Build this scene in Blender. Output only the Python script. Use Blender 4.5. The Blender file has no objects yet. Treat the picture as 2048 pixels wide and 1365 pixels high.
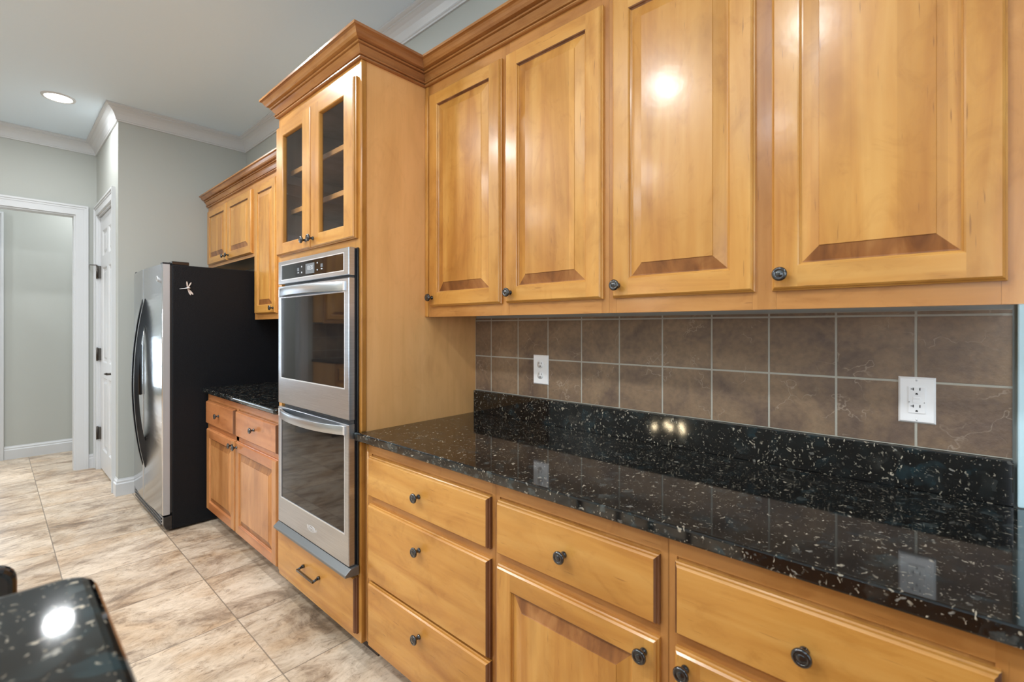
import bpy, bmesh, math, random
from mathutils import Vector, Matrix
random.seed(4)
S = bpy.context.scene
COL = S.collection
PI = math.pi

# ------------------------------------------------------------------ camera, world, exposure
cd = bpy.data.cameras.new('camera'); cam = bpy.data.objects.new('camera', cd); COL.objects.link(cam)
F_PX = 942.2
cd.sensor_width = 36.0; cd.sensor_fit = 'HORIZONTAL'
cd.lens = 36.0 * F_PX / 2048
cd.shift_y = -(682.5 - 653.9) / 2048
cd.clip_start = 0.02; cd.clip_end = 60
CAMY = -1.5791; CAMZ = 1.324
cam.location = (0, CAMY, CAMZ)
cam.rotation_euler = (PI/2, 0, math.radians(42.222))
cd.dof.use_dof = True; cd.dof.focus_distance = 2.2; cd.dof.aperture_fstop = 4.5
S.camera = cam

W = bpy.data.worlds.new('world'); S.world = W; W.use_nodes = True
bg = W.node_tree.nodes['Background']; bg.inputs[0].default_value = (0.75, 0.87, 1, 1); bg.inputs[1].default_value = 1.0

S.view_settings.view_transform = 'Standard'; S.view_settings.look = 'None'
S.view_settings.gamma = 1; S.view_settings.use_curve_mapping = False
S.view_settings.exposure = 0.09
S.cycles.use_denoising = True
S.cycles.max_bounces = 8; S.cycles.diffuse_bounces = 5; S.cycles.glossy_bounces = 4
S.cycles.sample_clamp_indirect = 6
S.cycles.caustics_reflective = False; S.cycles.caustics_refractive = False

CEIL = 3.048
CAN_W = 26.0          # recessed ceiling lamps
WIN_E = 5.0           # daylight in the window panes
WARM = (0.95, 0.98, 1.0)
def lamp(x, y, w, z=CEIL-0.012, r=0.075):
    l = bpy.data.lights.new('ceiling_and_fill_lamp', 'AREA'); l.shape = 'DISK'; l.size = 2*r
    l.energy = w; l.color = WARM
    o = bpy.data.objects.new('ceiling_and_fill_lamp', l); COL.objects.link(o); o.location = (x, y, z)
    return o
for x, y in ((-2.95, -1.25), (-3.1, -2.4), (-1.45, -2.3), (-0.55, -2.2), (-1.0, -3.5), (-2.45, -3.95),
             (-4.9, -3.2), (1.3, -1.3), (1.0, -3.4), (-4.6, -4.6)):
    lamp(x, y, CAN_W * (.60 if x > -1.2 else 1.06))
lamp(-6.4, -0.7, 20); lamp(-6.4, -2.6, 20); lamp(-8.3, -2.2, 40); lamp(-8.3, -3.6, 40)      # unseen fill lamps added to brighten hall, far room and fridge front
for dx, dy in ((0, 0), (.16, .06), (-.15, .08), (.05, -.16), (-.10, -.12)):   # bulbs of the dining chandelier
    l = bpy.data.lights.new('chandelier_bulb', 'POINT'); l.energy = 3; l.color = (1, .80, .5); l.shadow_soft_size = .02
    o = bpy.data.objects.new('chandelier_bulb', l); COL.objects.link(o); o.location = (-2.2+dx, -3.5+dy, 1.62)

# ------------------------------------------------------------------ materials
def mat(name):
    m = bpy.data.materials.new(name); m.use_nodes = True
    nt = m.node_tree; b = nt.nodes['Principled BSDF']
    return m, nt, b
def N(nt, t, **k):
    n = nt.nodes.new(t)
    for a, v in k.items():
        if a.startswith('i_'):
            key = a[2:]; key = int(key) if key.isdigit() else key
            n.inputs[key].default_value = v
        else: setattr(n, a, v)
    return n
def ramp(nt, stops, src):
    r = nt.nodes.new('ShaderNodeValToRGB'); e = r.color_ramp.elements
    while len(e) > 1: e.remove(e[0])
    for i, (p, c) in enumerate(stops):
        if i == 0: e[0].position = p; el = e[0]
        else: el = e.new(p)
        el.color = (*c, 1) if len(c) == 3 else c
    nt.links.new(src, r.inputs[0]); return r
def coords(nt, rnd=True, scale=(1,1,1), rot=(0,0,0), loc=(0,0,0)):
    tc = nt.nodes.new('ShaderNodeTexCoord'); out = tc.outputs['Object']
    if rnd:
        oi = nt.nodes.new('ShaderNodeObjectInfo')
        mu = N(nt, 'ShaderNodeMath', operation='MULTIPLY', i_1=37.0); nt.links.new(oi.outputs['Random'], mu.inputs[0])
        ad = N(nt, 'ShaderNodeVectorMath', operation='ADD'); nt.links.new(out, ad.inputs[0]); nt.links.new(mu.outputs[0], ad.inputs[1]); out = ad.outputs[0]
    mp = N(nt, 'ShaderNodeMapping'); mp.inputs['Scale'].default_value = scale; mp.inputs['Rotation'].default_value = rot; mp.inputs['Location'].default_value = loc
    nt.links.new(out, mp.inputs[0]); return mp.outputs[0]
def noise(nt, vec, scale=1, detail=4, rough=.55, dist=0):
    n = N(nt, 'ShaderNodeTexNoise'); n.inputs['Scale'].default_value = scale; n.inputs['Detail'].default_value = detail
    n.inputs['Roughness'].default_value = rough; n.inputs['Distortion'].default_value = dist
    nt.links.new(vec, n.inputs['Vector']); return n.outputs['Fac']
def mix(nt, a, b, fac, mode='MIX'):
    m = N(nt, 'ShaderNodeMix', data_type='RGBA', blend_type=mode)
    def put(s, v):
        if isinstance(v, (tuple, list)): s.default_value = (*v, 1) if len(v) == 3 else v
        elif isinstance(v, (int, float)): s.default_value = v
        else: nt.links.new(v, s)
    put(m.inputs[0], fac); put(m.inputs[6], a); put(m.inputs[7], b)
    return m.outputs[2]
def plain(name, c, rough=.5, metal=0, spec=.5, coat=0, emit=None, bump=0, bscale=200):
    m, nt, b = mat(name)
    b.inputs['Base Color'].default_value = (*c, 1); b.inputs['Roughness'].default_value = rough
    b.inputs['Metallic'].default_value = metal; b.inputs['Specular IOR Level'].default_value = spec
    b.inputs['Coat Weight'].default_value = coat; b.inputs['Coat Roughness'].default_value = .08
    if emit: b.inputs['Emission Color'].default_value = (*emit[0], 1); b.inputs['Emission Strength'].default_value = emit[1]
    if bump:
        h = noise(nt, coords(nt, False), bscale, 3)
        bp = N(nt, 'ShaderNodeBump'); bp.inputs['Strength'].default_value = bump; bp.inputs['Distance'].default_value = .002
        nt.links.new(h, bp.inputs['Height']); nt.links.new(bp.outputs[0], b.inputs['Normal'])
    return m

def wood(name, axis, base=(.525,.250,.054), dark=(.41,.165,.031), light=(.60,.322,.086), fleck=(.20,.075,.02), rough=.30, blotch=1.0):
    m, nt, b = mat(name)
    sc = {'x': (.7, 8, 8), 'y': (8, .7, 8), 'z': (8, 8, .7)}[axis]
    v = coords(nt, True, sc)
    g = noise(nt, v, 2.0, 5, .55, .9)
    r = ramp(nt, [(.25, dark), (.5, base), (.75, light)], g)
    vb = coords(nt, True, {'x': (1, 2.6, 2.6), 'y': (2.6, 1, 2.6), 'z': (2.6, 2.6, 1)}[axis])
    bl = noise(nt, vb, 2.4, 3, .5, .8)
    rb = ramp(nt, [(.30, (.74, .68, .60)), (.5, (1, 1, 1)), (.72, (1.10, 1.13, 1.2))], bl)
    c = mix(nt, r.outputs[0], rb.outputs[0], .75*blotch, 'MULTIPLY')
    n2 = noise(nt, coords(nt, True, {'x': (.6, 1, 1), 'y': (1, .6, 1), 'z': (1, 1, .6)}[axis]), 11, 5, .62, 1.6)
    r2 = ramp(nt, [(.30, (.80, .73, .64)), (.47, (1, 1, 1)), (.60, (1, 1, 1)), (.78, (1.10, 1.12, 1.16))], n2)
    c = mix(nt, c, r2.outputs[0], .7*blotch, 'MULTIPLY')
    if axis == 'z' and blotch >= 1:      # glued-up staves
        tc = nt.nodes.new('ShaderNodeTexCoord'); oi = nt.nodes.new('ShaderNodeObjectInfo'); sx = N(nt, 'ShaderNodeSeparateXYZ'); nt.links.new(tc.outputs['Object'], sx.inputs[0])
        dv = N(nt, 'ShaderNodeMath', operation='MULTIPLY_ADD', i_1=13.0); nt.links.new(sx.outputs[0], dv.inputs[0]); nt.links.new(oi.outputs['Random'], dv.inputs[2])
        fo = N(nt, 'ShaderNodeMath', operation='FLOOR'); nt.links.new(dv.outputs[0], fo.inputs[0])
        cb = N(nt, 'ShaderNodeCombineXYZ'); nt.links.new(fo.outputs[0], cb.inputs[0]); nt.links.new(oi.outputs['Random'], cb.inputs[1])
        wn = N(nt, 'ShaderNodeTexWhiteNoise', noise_dimensions='2D'); nt.links.new(cb.outputs[0], wn.inputs['Vector'])
        rs = ramp(nt, [(0, (.86, .82, .76)), (1, (1.10, 1.12, 1.16))], wn.outputs['Value'])
        c = mix(nt, c, rs.outputs[0], .75, 'MULTIPLY')
    sf = {'x': (14, 230, 230), 'y': (230, 14, 230), 'z': (230, 230, 14)}[axis]
    fl = noise(nt, coords(nt, True, sf), 1.0, 2, .4)
    rf = ramp(nt, [(.70, (0, 0, 0)), (.78, (1, 1, 1))], fl)
    fm = N(nt, 'ShaderNodeMath', operation='MULTIPLY', i_1=.65*min(1, blotch*blotch)); nt.links.new(rf.outputs[0], fm.inputs[0])
    c = mix(nt, c, fleck, fm.outputs[0])
    nt.links.new(c, b.inputs['Base Color'])
    b.inputs['Roughness'].default_value = rough
    b.inputs['Specular IOR Level'].default_value = .36
    b.inputs['Coat Weight'].default_value = .30; b.inputs['Coat Roughness'].default_value = .17
    wv = noise(nt, coords(nt, True, (1, 1, 1)), 12, 4)
    bp = N(nt, 'ShaderNodeBump'); bp.inputs['Strength'].default_value = .12; bp.inputs['Distance'].default_value = .004
    nt.links.new(wv, bp.inputs['Height']); nt.links.new(bp.outputs[0], b.inputs['Coat Normal'])
    return m
wood_x = wood('maple_grain_along_x', 'x'); wood_y = wood('maple_grain_along_y', 'y'); wood_z = wood('maple_grain_upright', 'z')
RB, RD, RL = (.46,.18,.065), (.37,.13,.042), (.53,.23,.09)
redwood_x = wood('red_maple_along_x', 'x', RB, RD, RL); redwood_z = wood('red_maple_upright', 'z', (.50,.23,.08), (.42,.17,.053), (.57,.28,.11))
shaded_frame_x = wood('shaded_frame_maple_x', 'x', (.45,.205,.055), (.36,.145,.034), (.52,.255,.08)); shaded_frame_z = wood('shaded_frame_maple_upright', 'z', (.45,.205,.055), (.36,.145,.034), (.52,.255,.08))  # maple darkened and reddened, painting crease shade into the face frames
side_wood = wood('maple_veneer', 'z', (.80,.435,.165), (.74,.39,.138), (.84,.47,.19), rough=.38, blotch=.45)
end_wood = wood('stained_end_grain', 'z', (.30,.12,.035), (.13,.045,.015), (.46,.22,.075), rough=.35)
edge_wood = wood('dark_end_edge_and_shadow', 'z', (.16,.065,.03), (.08,.03,.015), (.26,.12,.055), rough=.35)
crown_x = wood('crown_maple_x', 'x', (.37,.165,.050), (.25,.095,.027), (.46,.235,.08), rough=.25)
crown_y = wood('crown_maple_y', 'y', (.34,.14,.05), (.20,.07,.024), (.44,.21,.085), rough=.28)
interior = wood('cabinet_interior', 'z', (.30,.195,.135), (.26,.165,.11), (.34,.225,.16), rough=.5)
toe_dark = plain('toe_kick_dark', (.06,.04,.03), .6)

def granite():
    m, nt, b = mat('black_granite')
    v = coords(nt, False, (1, 1, 1))
    warp = N(nt, 'ShaderNodeTexNoise'); warp.inputs['Scale'].default_value = 14; nt.links.new(v, warp.inputs['Vector'])
    wv = N(nt, 'ShaderNodeVectorMath', operation='MULTIPLY_ADD'); nt.links.new(warp.outputs['Color'], wv.inputs[0]); wv.inputs[1].default_value = (.05,.05,.05); nt.links.new(v, wv.inputs[2])
    def vor(scale, vec, sz=(1,1,1)):
        mp = N(nt, 'ShaderNodeMapping'); mp.inputs['Scale'].default_value = sz; nt.links.new(vec, mp.inputs[0])
        t = N(nt, 'ShaderNodeTexVoronoi'); t.inputs['Scale'].default_value = scale; nt.links.new(mp.outputs[0], t.inputs['Vector']); return t
    big = vor(34, wv.outputs[0])
    sp = N(nt, 'ShaderNodeSeparateColor'); nt.links.new(big.outputs['Color'], sp.inputs[0])
    r1 = ramp(nt, [(0, (.003,.003,.003)), (.55, (.006,.006,.006)), (.75, (.010,.014,.015)), (.88, (.010,.026,.032)), (.96, (.022,.022,.020)), (1, (.035,.032,.026))], sp.outputs[0])
    soft = noise(nt, wv.outputs[0], 26, 4, .6)
    sm = ramp(nt, [(.42, (.0045,.0045,.0045)), (.62, (1,1,1))], soft)
    c = mix(nt, (.0045,.0045,.0045), r1.outputs[0], sm.outputs[0])
    wv2 = N(nt, 'ShaderNodeVectorMath', operation='MULTIPLY_ADD'); w2 = N(nt, 'ShaderNodeTexNoise'); w2.inputs['Scale'].default_value = 70; w2.inputs['Detail'].default_value = 3; nt.links.new(v, w2.inputs['Vector'])
    nt.links.new(w2.outputs['Color'], wv2.inputs[0]); wv2.inputs[1].default_value = (.022,.022,.022); nt.links.new(wv.outputs[0], wv2.inputs[2])
    gate = ramp(nt, [(.36, (.12,.12,.12)), (.56, (1,1,1))], noise(nt, v, 30, 3, .6))
    for sc, sz, thr, col, keep in ((62, (1.6,.5,.7), .23, (.46,.41,.32), .52), (80, (.5,1.5,.8), .21, (.40,.36,.28), .55), (42, (.8,.8,1.3), .19, (.26,.25,.22), .62), (140, (1,1.4,1), .25, (.30,.26,.20), .50), (24, (.9,.7,1.1), .30, (.045,.055,.055), .55)):
        t = vor(sc, wv2.outputs[0], sz)
        near = ramp(nt, [(thr*.7, (1,1,1)), (thr, (0,0,0))], t.outputs['Distance'])
        s2 = N(nt, 'ShaderNodeSeparateColor'); nt.links.new(t.outputs['Color'], s2.inputs[0])
        pick = ramp(nt, [(keep, (0,0,0)), (keep+.25, (1,1,1))], s2.outputs[1])
        f = N(nt, 'ShaderNodeMath', operation='MULTIPLY'); nt.links.new(near.outputs[0], f.inputs[0]); nt.links.new(pick.outputs[0], f.inputs[1])
        f2 = N(nt, 'ShaderNodeMath', operation='MULTIPLY'); nt.links.new(f.outputs[0], f2.inputs[0]); nt.links.new(gate.outputs[0], f2.inputs[1])
        c = mix(nt, c, col, f2.outputs[0])
    nt.links.new(c, b.inputs['Base Color'])
    b.inputs['Roughness'].default_value = .055; b.inputs['IOR'].default_value = 1.62; b.inputs['Specular IOR Level'].default_value = .5
    return m
granite_m = granite()

def floor_tile():
    m, nt, b = mat('floor_tile')
    tc = nt.nodes.new('ShaderNodeTexCoord'); sep = N(nt, 'ShaderNodeSeparateXYZ'); nt.links.new(tc.outputs['Object'], sep.inputs[0])
    P = .499
    def cell(out, off):
        a = N(nt, 'ShaderNodeMath', operation='ADD', i_1=off); nt.links.new(out, a.inputs[0])
        d = N(nt, 'ShaderNodeMath', operation='DIVIDE', i_1=P); nt.links.new(a.outputs[0], d.inputs[0])
        fl = N(nt, 'ShaderNodeMath', operation='FLOOR'); nt.links.new(d.outputs[0], fl.inputs[0])
        fr = N(nt, 'ShaderNodeMath', operation='FRACT'); nt.links.new(d.outputs[0], fr.inputs[0])
        s = N(nt, 'ShaderNodeMath', operation='SUBTRACT', i_1=.5); nt.links.new(fr.outputs[0], s.inputs[0])
        ab = N(nt, 'ShaderNodeMath', operation='ABSOLUTE'); nt.links.new(s.outputs[0], ab.inputs[0])
        return fl.outputs[0], ab.outputs[0]
    cx, ex = cell(sep.outputs[0], 10*P + .355 + .499); cy, ey = cell(sep.outputs[1], 20*P + .836 - .499)
    mx = N(nt, 'ShaderNodeMath', operation='MAXIMUM'); nt.links.new(ex, mx.inputs[0]); nt.links.new(ey, mx.inputs[1])
    gr = ramp(nt, [(.4952, (0,0,0)), (.4970, (1,1,1))], mx.outputs[0])
    cc = N(nt, 'ShaderNodeCombineXYZ'); nt.links.new(cx, cc.inputs[0]); nt.links.new(cy, cc.inputs[1])
    wn = N(nt, 'ShaderNodeTexWhiteNoise', noise_dimensions='2D'); nt.links.new(cc.outputs[0], wn.inputs['Vector'])
    off = N(nt, 'ShaderNodeVectorMath', operation='MULTIPLY_ADD'); nt.links.new(wn.outputs['Color'], off.inputs[0]); off.inputs[1].default_value = (9, 9, 9); nt.links.new(tc.outputs['Object'], off.inputs[2])
    def nz(sz, scale, detail, dist, rough=.6):
        mp = N(nt, 'ShaderNodeMapping'); mp.inputs['Scale'].default_value = sz; mp.inputs['Rotation'].default_value = (0, 0, .12); nt.links.new(off.outputs[0], mp.inputs[0])
        return noise(nt, mp.outputs[0], scale, detail, rough, dist)
    n1 = nz((1.5, .85, 1), 3.0, 9, .9, .70)
    c1 = ramp(nt, [(.28, (.15,.115,.085)), (.38, (.31,.235,.17)), (.47, (.50,.405,.305)), (.57, (.63,.53,.415)), (.8, (.69,.60,.50))], n1)
    n2 = nz((4.2, 2.2, 1), 6.5, 11, 1.0, .82)
    c2 = ramp(nt, [(.36, (.40,.36,.34)), (.45, (.86,.84,.82)), (.52, (1,1,1)), (.64, (1.08,1.08,1.08))], n2)
    c = mix(nt, c1.outputs[0], c2.outputs[0], .9, 'MULTIPLY')
    n3 = nz((1.3, 1.0, 1), 2.4, 4, .8)
    c3 = ramp(nt, [(.36, (.88,.79,.69)), (.52, (1.0,1.0,1.0)), (.75, (1.02,1.05,1.10))], n3)
    c = mix(nt, c, c3.outputs[0], .9, 'MULTIPLY')
    tint = ramp(nt, [(0, (.88,.86,.84)), (1, (1.12,1.1,1.08))], wn.outputs['Value'])
    c = mix(nt, c, tint.outputs[0], 1.0, 'MULTIPLY')
    c = mix(nt, c, (.17,.135,.105), gr.outputs[0])
    nt.links.new(c, b.inputs['Base Color'])
    b.inputs['Roughness'].default_value = .30; b.inputs['Specular IOR Level'].default_value = .45
    bp = N(nt, 'ShaderNodeBump'); bp.inputs['Strength'].default_value = .18; bp.inputs['Distance'].default_value = .004
    h = mix(nt, n2, (0, 0, 0), gr.outputs[0]); nt.links.new(h, bp.inputs['Height']); nt.links.new(bp.outputs[0], b.inputs['Normal'])
    return m
floor_m = floor_tile()

def slate():
    m, nt, b = mat('backsplash_stone')
    v = coords(nt, True, (1,1,1))
    n1 = noise(nt, v, 5, 6, .6, .8)
    c1 = ramp(nt, [(.3, (.125,.085,.064)), (.5, (.215,.145,.092)), (.7, (.29,.20,.122))], n1)
    n2 = noise(nt, v, 60, 4, .6)
    c2 = ramp(nt, [(.3, (.75,.74,.76)), (.6, (1.1,1.08,1.05))], n2)
    c = mix(nt, c1.outputs[0], c2.outputs[0], .7, 'MULTIPLY')
    t = N(nt, 'ShaderNodeTexVoronoi', feature='DISTANCE_TO_EDGE'); t.inputs['Scale'].default_value = 7
    wp = N(nt, 'ShaderNodeTexNoise'); wp.inputs['Scale'].default_value = 9; wp.inputs['Detail'].default_value = 4; nt.links.new(v, wp.inputs['Vector'])
    wv = N(nt, 'ShaderNodeVectorMath', operation='MULTIPLY_ADD'); nt.links.new(wp.outputs['Color'], wv.inputs[0]); wv.inputs[1].default_value = (.22,.22,.22); nt.links.new(v, wv.inputs[2]); nt.links.new(wv.outputs[0], t.inputs['Vector'])
    vein = ramp(nt, [(0, (1,1,1)), (.012, (0,0,0))], t.outputs['Distance'])
    gate = ramp(nt, [(.5, (0,0,0)), (.6, (.6,.6,.6))], noise(nt, v, 11, 2))
    f = N(nt, 'ShaderNodeMath', operation='MULTIPLY'); nt.links.new(vein.outputs[0], f.inputs[0]); nt.links.new(gate.outputs[0], f.inputs[1])
    c = mix(nt, c, (.42,.34,.26), f.outputs[0])
    nt.links.new(c, b.inputs['Base Color']); b.inputs['Roughness'].default_value = .42
    bp = N(nt, 'ShaderNodeBump'); bp.inputs['Strength'].default_value = .35; bp.inputs['Distance'].default_value = .003
    nt.links.new(noise(nt, v, 70, 5, .65), bp.inputs['Height']); nt.links.new(bp.outputs[0], b.inputs['Normal'])
    return m
slate_m = slate()
grout_m = plain('grout', (.42,.40,.34), .85, bump=.4, bscale=260)
sage = plain('sage_paint', (.405,.42,.395), .6, bump=.05, bscale=300)
blue_daylight_tint = plain('white_trim_blue_daylight', (.58,.80,.88), .5)  # blue daylight painted into the colour of otherwise white window trim
ceil_m = plain('ceiling_white', (.70,.83,.95), .8, bump=.12, bscale=90)
white = plain('white_trim_paint', (.55,.565,.58), .32)
white_plastic = plain('white_plastic', (.90,.90,.90), .3)
dark_slot = plain('slot_black', (.01,.01,.01), .5)
bronze = plain('oil_rubbed_bronze', (.005,.006,.008), .16, .0, .7, coat=.8)
black_gloss = plain('black_gloss_plastic', (.010,.011,.013), .16, coat=.4)
black_satin = plain('black_satin', (.012,.013,.015), .38)
black_pebble = plain('black_pebbled_steel', (.004,.005,.007), .46, spec=.22, bump=1.0, bscale=170)
satin_grey = plain('satin_grey_edge', (.40,.41,.43), .38, .35)
oven_glass = plain('dark_oven_glass', (.010,.009,.009), .035, 0, .5)
screen_m = plain('grey_display', (.13,.145,.16), .3, emit=((.6,.7,.8), .01))
silver = plain('polished_silver', (.78,.79,.81), .3, .55)
brass_dark = plain('aged_metal', (.10,.09,.08), .35, .9)
lens_m = plain('lit_lens', (1,1,1), .4, emit=((1,.95,.86), 14))
pane_m = plain('daylight_pane', (.8,.9,1), .2, emit=((.80,.90,1.0), WIN_E))
pane_side = plain('side_daylight_pane', (.8,.9,1), .2, emit=((.78,.89,1.0), 2.2))
pane_far = plain('far_daylight_pane', (.8,.9,1), .2, emit=((.82,.91,1.0), 7.0))
def steel_mat():
    m, nt, b = mat('brushed_steel')
    b.inputs['Metallic'].default_value = 1
    n = noise(nt, coords(nt, True, (3, 3, 300)), 3, 3)
    r = ramp(nt, [(.3, (.50,.535,.58)), (.7, (.63,.67,.72))], n); nt.links.new(r.outputs[0], b.inputs['Base Color'])
    b.inputs['Roughness'].default_value = .30
    b.inputs['Anisotropic'].default_value = .5
    return m
steel = steel_mat()
trim_grey = plain('grey_trim_metal', (.20,.21,.215), .38, .7)
def fridge_steel_mat():
    m, nt, b = mat('polished_fridge_steel')
    b.inputs['Metallic'].default_value = 1; b.inputs['Base Color'].default_value = (.74,.77,.81,1); b.inputs['Roughness'].default_value = .17
    n = noise(nt, coords(nt, False, (1.5, 1, 6)), 3, 2)
    bp = N(nt, 'ShaderNodeBump'); bp.inputs['Strength'].default_value = .06; bp.inputs['Distance'].default_value = .02
    nt.links.new(n, bp.inputs['Height']); nt.links.new(bp.outputs[0], b.inputs['Normal'])
    return m
fridge_steel = fridge_steel_mat()
def glass_mat():
    m, nt, b = mat('cabinet_glass')
    nt.nodes.remove(b)
    tr = N(nt, 'ShaderNodeBsdfTransparent'); tr.inputs[0].default_value = (.93,.92,.91,1)
    gl = N(nt, 'ShaderNodeBsdfGlossy'); gl.inputs['Roughness'].default_value = .02
    fr = N(nt, 'ShaderNodeFresnel'); fr.inputs[0].default_value = 1.5
    ge = N(nt, 'ShaderNodeNewGeometry'); inv = N(nt, 'ShaderNodeMath', operation='SUBTRACT', i_0=1.0); nt.links.new(ge.outputs['Backfacing'], inv.inputs[1])
    fm = N(nt, 'ShaderNodeMath', operation='MULTIPLY'); nt.links.new(fr.outputs[0], fm.inputs[0]); nt.links.new(inv.outputs[0], fm.inputs[1])
    ms = N(nt, 'ShaderNodeMixShader'); nt.links.new(fm.outputs[0], ms.inputs[0]); nt.links.new(tr.outputs[0], ms.inputs[1]); nt.links.new(gl.outputs[0], ms.inputs[2])
    nt.links.new(ms.outputs[0], nt.nodes['Material Output'].inputs[0])
    return m
glass_m = glass_mat()

# ------------------------------------------------------------------ mesh builder
class MB:
    def __init__(s): s.v = []; s.f = []; s.m = []; s.mats = []; s.sm = []
    def mi(s, m):
        if m not in s.mats: s.mats.append(m)
        return s.mats.index(m)
    def face(s, pts, m, smooth=False):
        i = len(s.v); s.v += [tuple(p) for p in pts]; s.f.append(list(range(i, i+len(pts)))); s.m.append(s.mi(m)); s.sm.append(smooth)
    def box(s, x0, x1, y0, y1, z0, z1, m, mx=None, mz=None):
        x0, x1 = min(x0,x1), max(x0,x1); y0, y1 = min(y0,y1), max(y0,y1); z0, z1 = min(z0,z1), max(z0,z1)
        mx = mx or m; mz = mz or m
        a = [(x0,y0,z0),(x1,y0,z0),(x1,y1,z0),(x0,y1,z0),(x0,y0,z1),(x1,y0,z1),(x1,y1,z1),(x0,y1,z1)]
        for idx, mm in (((0,1,5,4), m), ((1,2,6,5), mx), ((2,3,7,6), m), ((3,0,4,7), mx), ((4,5,6,7), mz), ((3,2,1,0), mz)):
            s.face([a[i] for i in idx], mm)
        return s
    def sweep(s, prof, path, m, closed=False, ends=True, mats=None, smooth=False, lo=0, hi=0):
        """prof: (out, z) ; path: xy points, outward = right-hand side of travel; mitred corners"""
        n = len(path); rings = []
        def nrm(a, b):
            d = Vector((b[0]-a[0], b[1]-a[1])).normalized(); return Vector((d.y, -d.x))
        for i, p in enumerate(path):
            if i == 0: o = nrm(path[0], path[1]); k = 1
            elif i == n-1: o = nrm(path[-2], path[-1]); k = 1
            else:
                a = nrm(path[i-1], p); b = nrm(p, path[i+1]); o = (a+b).normalized(); k = 1/max(.2, o.dot(a))
            rings.append([(p[0]+o.x*q*k, p[1]+o.y*q*k, z) for q, z in prof])
        for i in range(lo, n-1-hi):
            mm = mats[i] if mats else m
            for j in range(len(prof)-1):
                s.face([rings[i][j], rings[i+1][j], rings[i+1][j+1], rings[i][j+1]], mm, smooth)
        if ends:
            s.face(rings[lo][::-1], mats[0] if mats else m); s.face(rings[-1-hi], mats[-1] if mats else m)
        return s
    def lathe(s, prof, axis_o, axis_d, m, seg=20):
        d = Vector(axis_d).normalized(); t = Vector((0,0,1)) if abs(d.z) < .9 else Vector((1,0,0))
        u = d.cross(t).normalized(); w = d.cross(u); o = Vector(axis_o)
        rings = [[o + d*h + (u*math.cos(2*PI*k/seg) + w*math.sin(2*PI*k/seg))*r for k in range(seg)] for r, h in prof]
        for i in range(len(rings)-1):
            for k in range(seg):
                s.face([rings[i][k], rings[i][(k+1)%seg], rings[i+1][(k+1)%seg], rings[i+1][k]], m, True)
        return s
    def tube(s, pts, r, m, seg=10, square=False):
        pts = [Vector(p) for p in pts]; rings = []
        for i, p in enumerate(pts):
            d = (pts[min(i+1, len(pts)-1)] - pts[max(i-1, 0)]).normalized()
            t = Vector((0,0,1)) if abs(d.z) < .9 else Vector((0,1,0))
            u = d.cross(t).normalized(); w = u.cross(d)
            rr = r[i] if isinstance(r, (list, tuple)) else r
            rings.append([p + (u*math.cos(2*PI*(k+.5)/seg) + w*math.sin(2*PI*(k+.5)/seg))*rr for k in range(seg)])
        for i in range(len(rings)-1):
            for k in range(seg):
                s.face([rings[i][k], rings[i][(k+1)%seg], rings[i+1][(k+1)%seg], rings[i+1][k]], m, not square)
        s.face(rings[0][::-1], m); s.face(rings[-1], m)
        return s
    def prism(s, poly, axis, a, b, m):
        """poly of 2D points in the plane normal to axis"""
        def P(p, t): return {'x': (t, p[0], p[1]), 'y': (p[0], t, p[1]), 'z': (p[0], p[1], t)}[axis]
        n = len(poly)
        for i in range(n):
            p, q = poly[i], poly[(i+1)%n]
            s.face([P(p,a), P(q,a), P(q,b), P(p,b)], m)
        s.face([P(p,a) for p in poly][::-1], m); s.face([P(p,b) for p in poly], m)
        return s
    def build(s, name, parent=None, org=None, bevel=0, seg=2, smooth=False):
        org = Vector(org) if org is not None else (Vector(parent['_org']) if parent is not None else Vector((0,0,0)))
        me = bpy.data.meshes.new(name)
        me.from_pydata([tuple(Vector(v)-org) for v in s.v], [], s.f)
        for m in s.mats: me.materials.append(m)
        for p, mi, sm in zip(me.polygons, s.m, s.sm): p.material_index = mi; p.use_smooth = sm
        bm = bmesh.new(); bm.from_mesh(me); bmesh.ops.remove_doubles(bm, verts=bm.verts, dist=1e-5)
        bmesh.ops.recalc_face_normals(bm, faces=bm.faces); bm.to_mesh(me); bm.free()
        o = bpy.data.objects.new(name, me); COL.objects.link(o)
        if parent is not None: o.parent = parent; o['_org'] = list(org)
        else: o.location = org; o['_org'] = list(org)
        if bevel:
            md = o.modifiers.new('bevel', 'BEVEL'); md.width = bevel; md.segments = seg; md.limit_method = 'ANGLE'; md.angle_limit = math.radians(40)
        return o
def thing(name, label, cat, org, group=None):
    o = bpy.data.objects.new(name, None); COL.objects.link(o); o.location = org; o['_org'] = list(org)
    o.empty_display_size = .1
    o['label'] = label; o['category'] = cat
    if group: o['group'] = group
    return o
def tag(o, label, cat, group=None):
    o['label'] = label; o['category'] = cat
    if group: o['group'] = group
    return o
def struct(o): o['kind'] = 'structure'; return o

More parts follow.
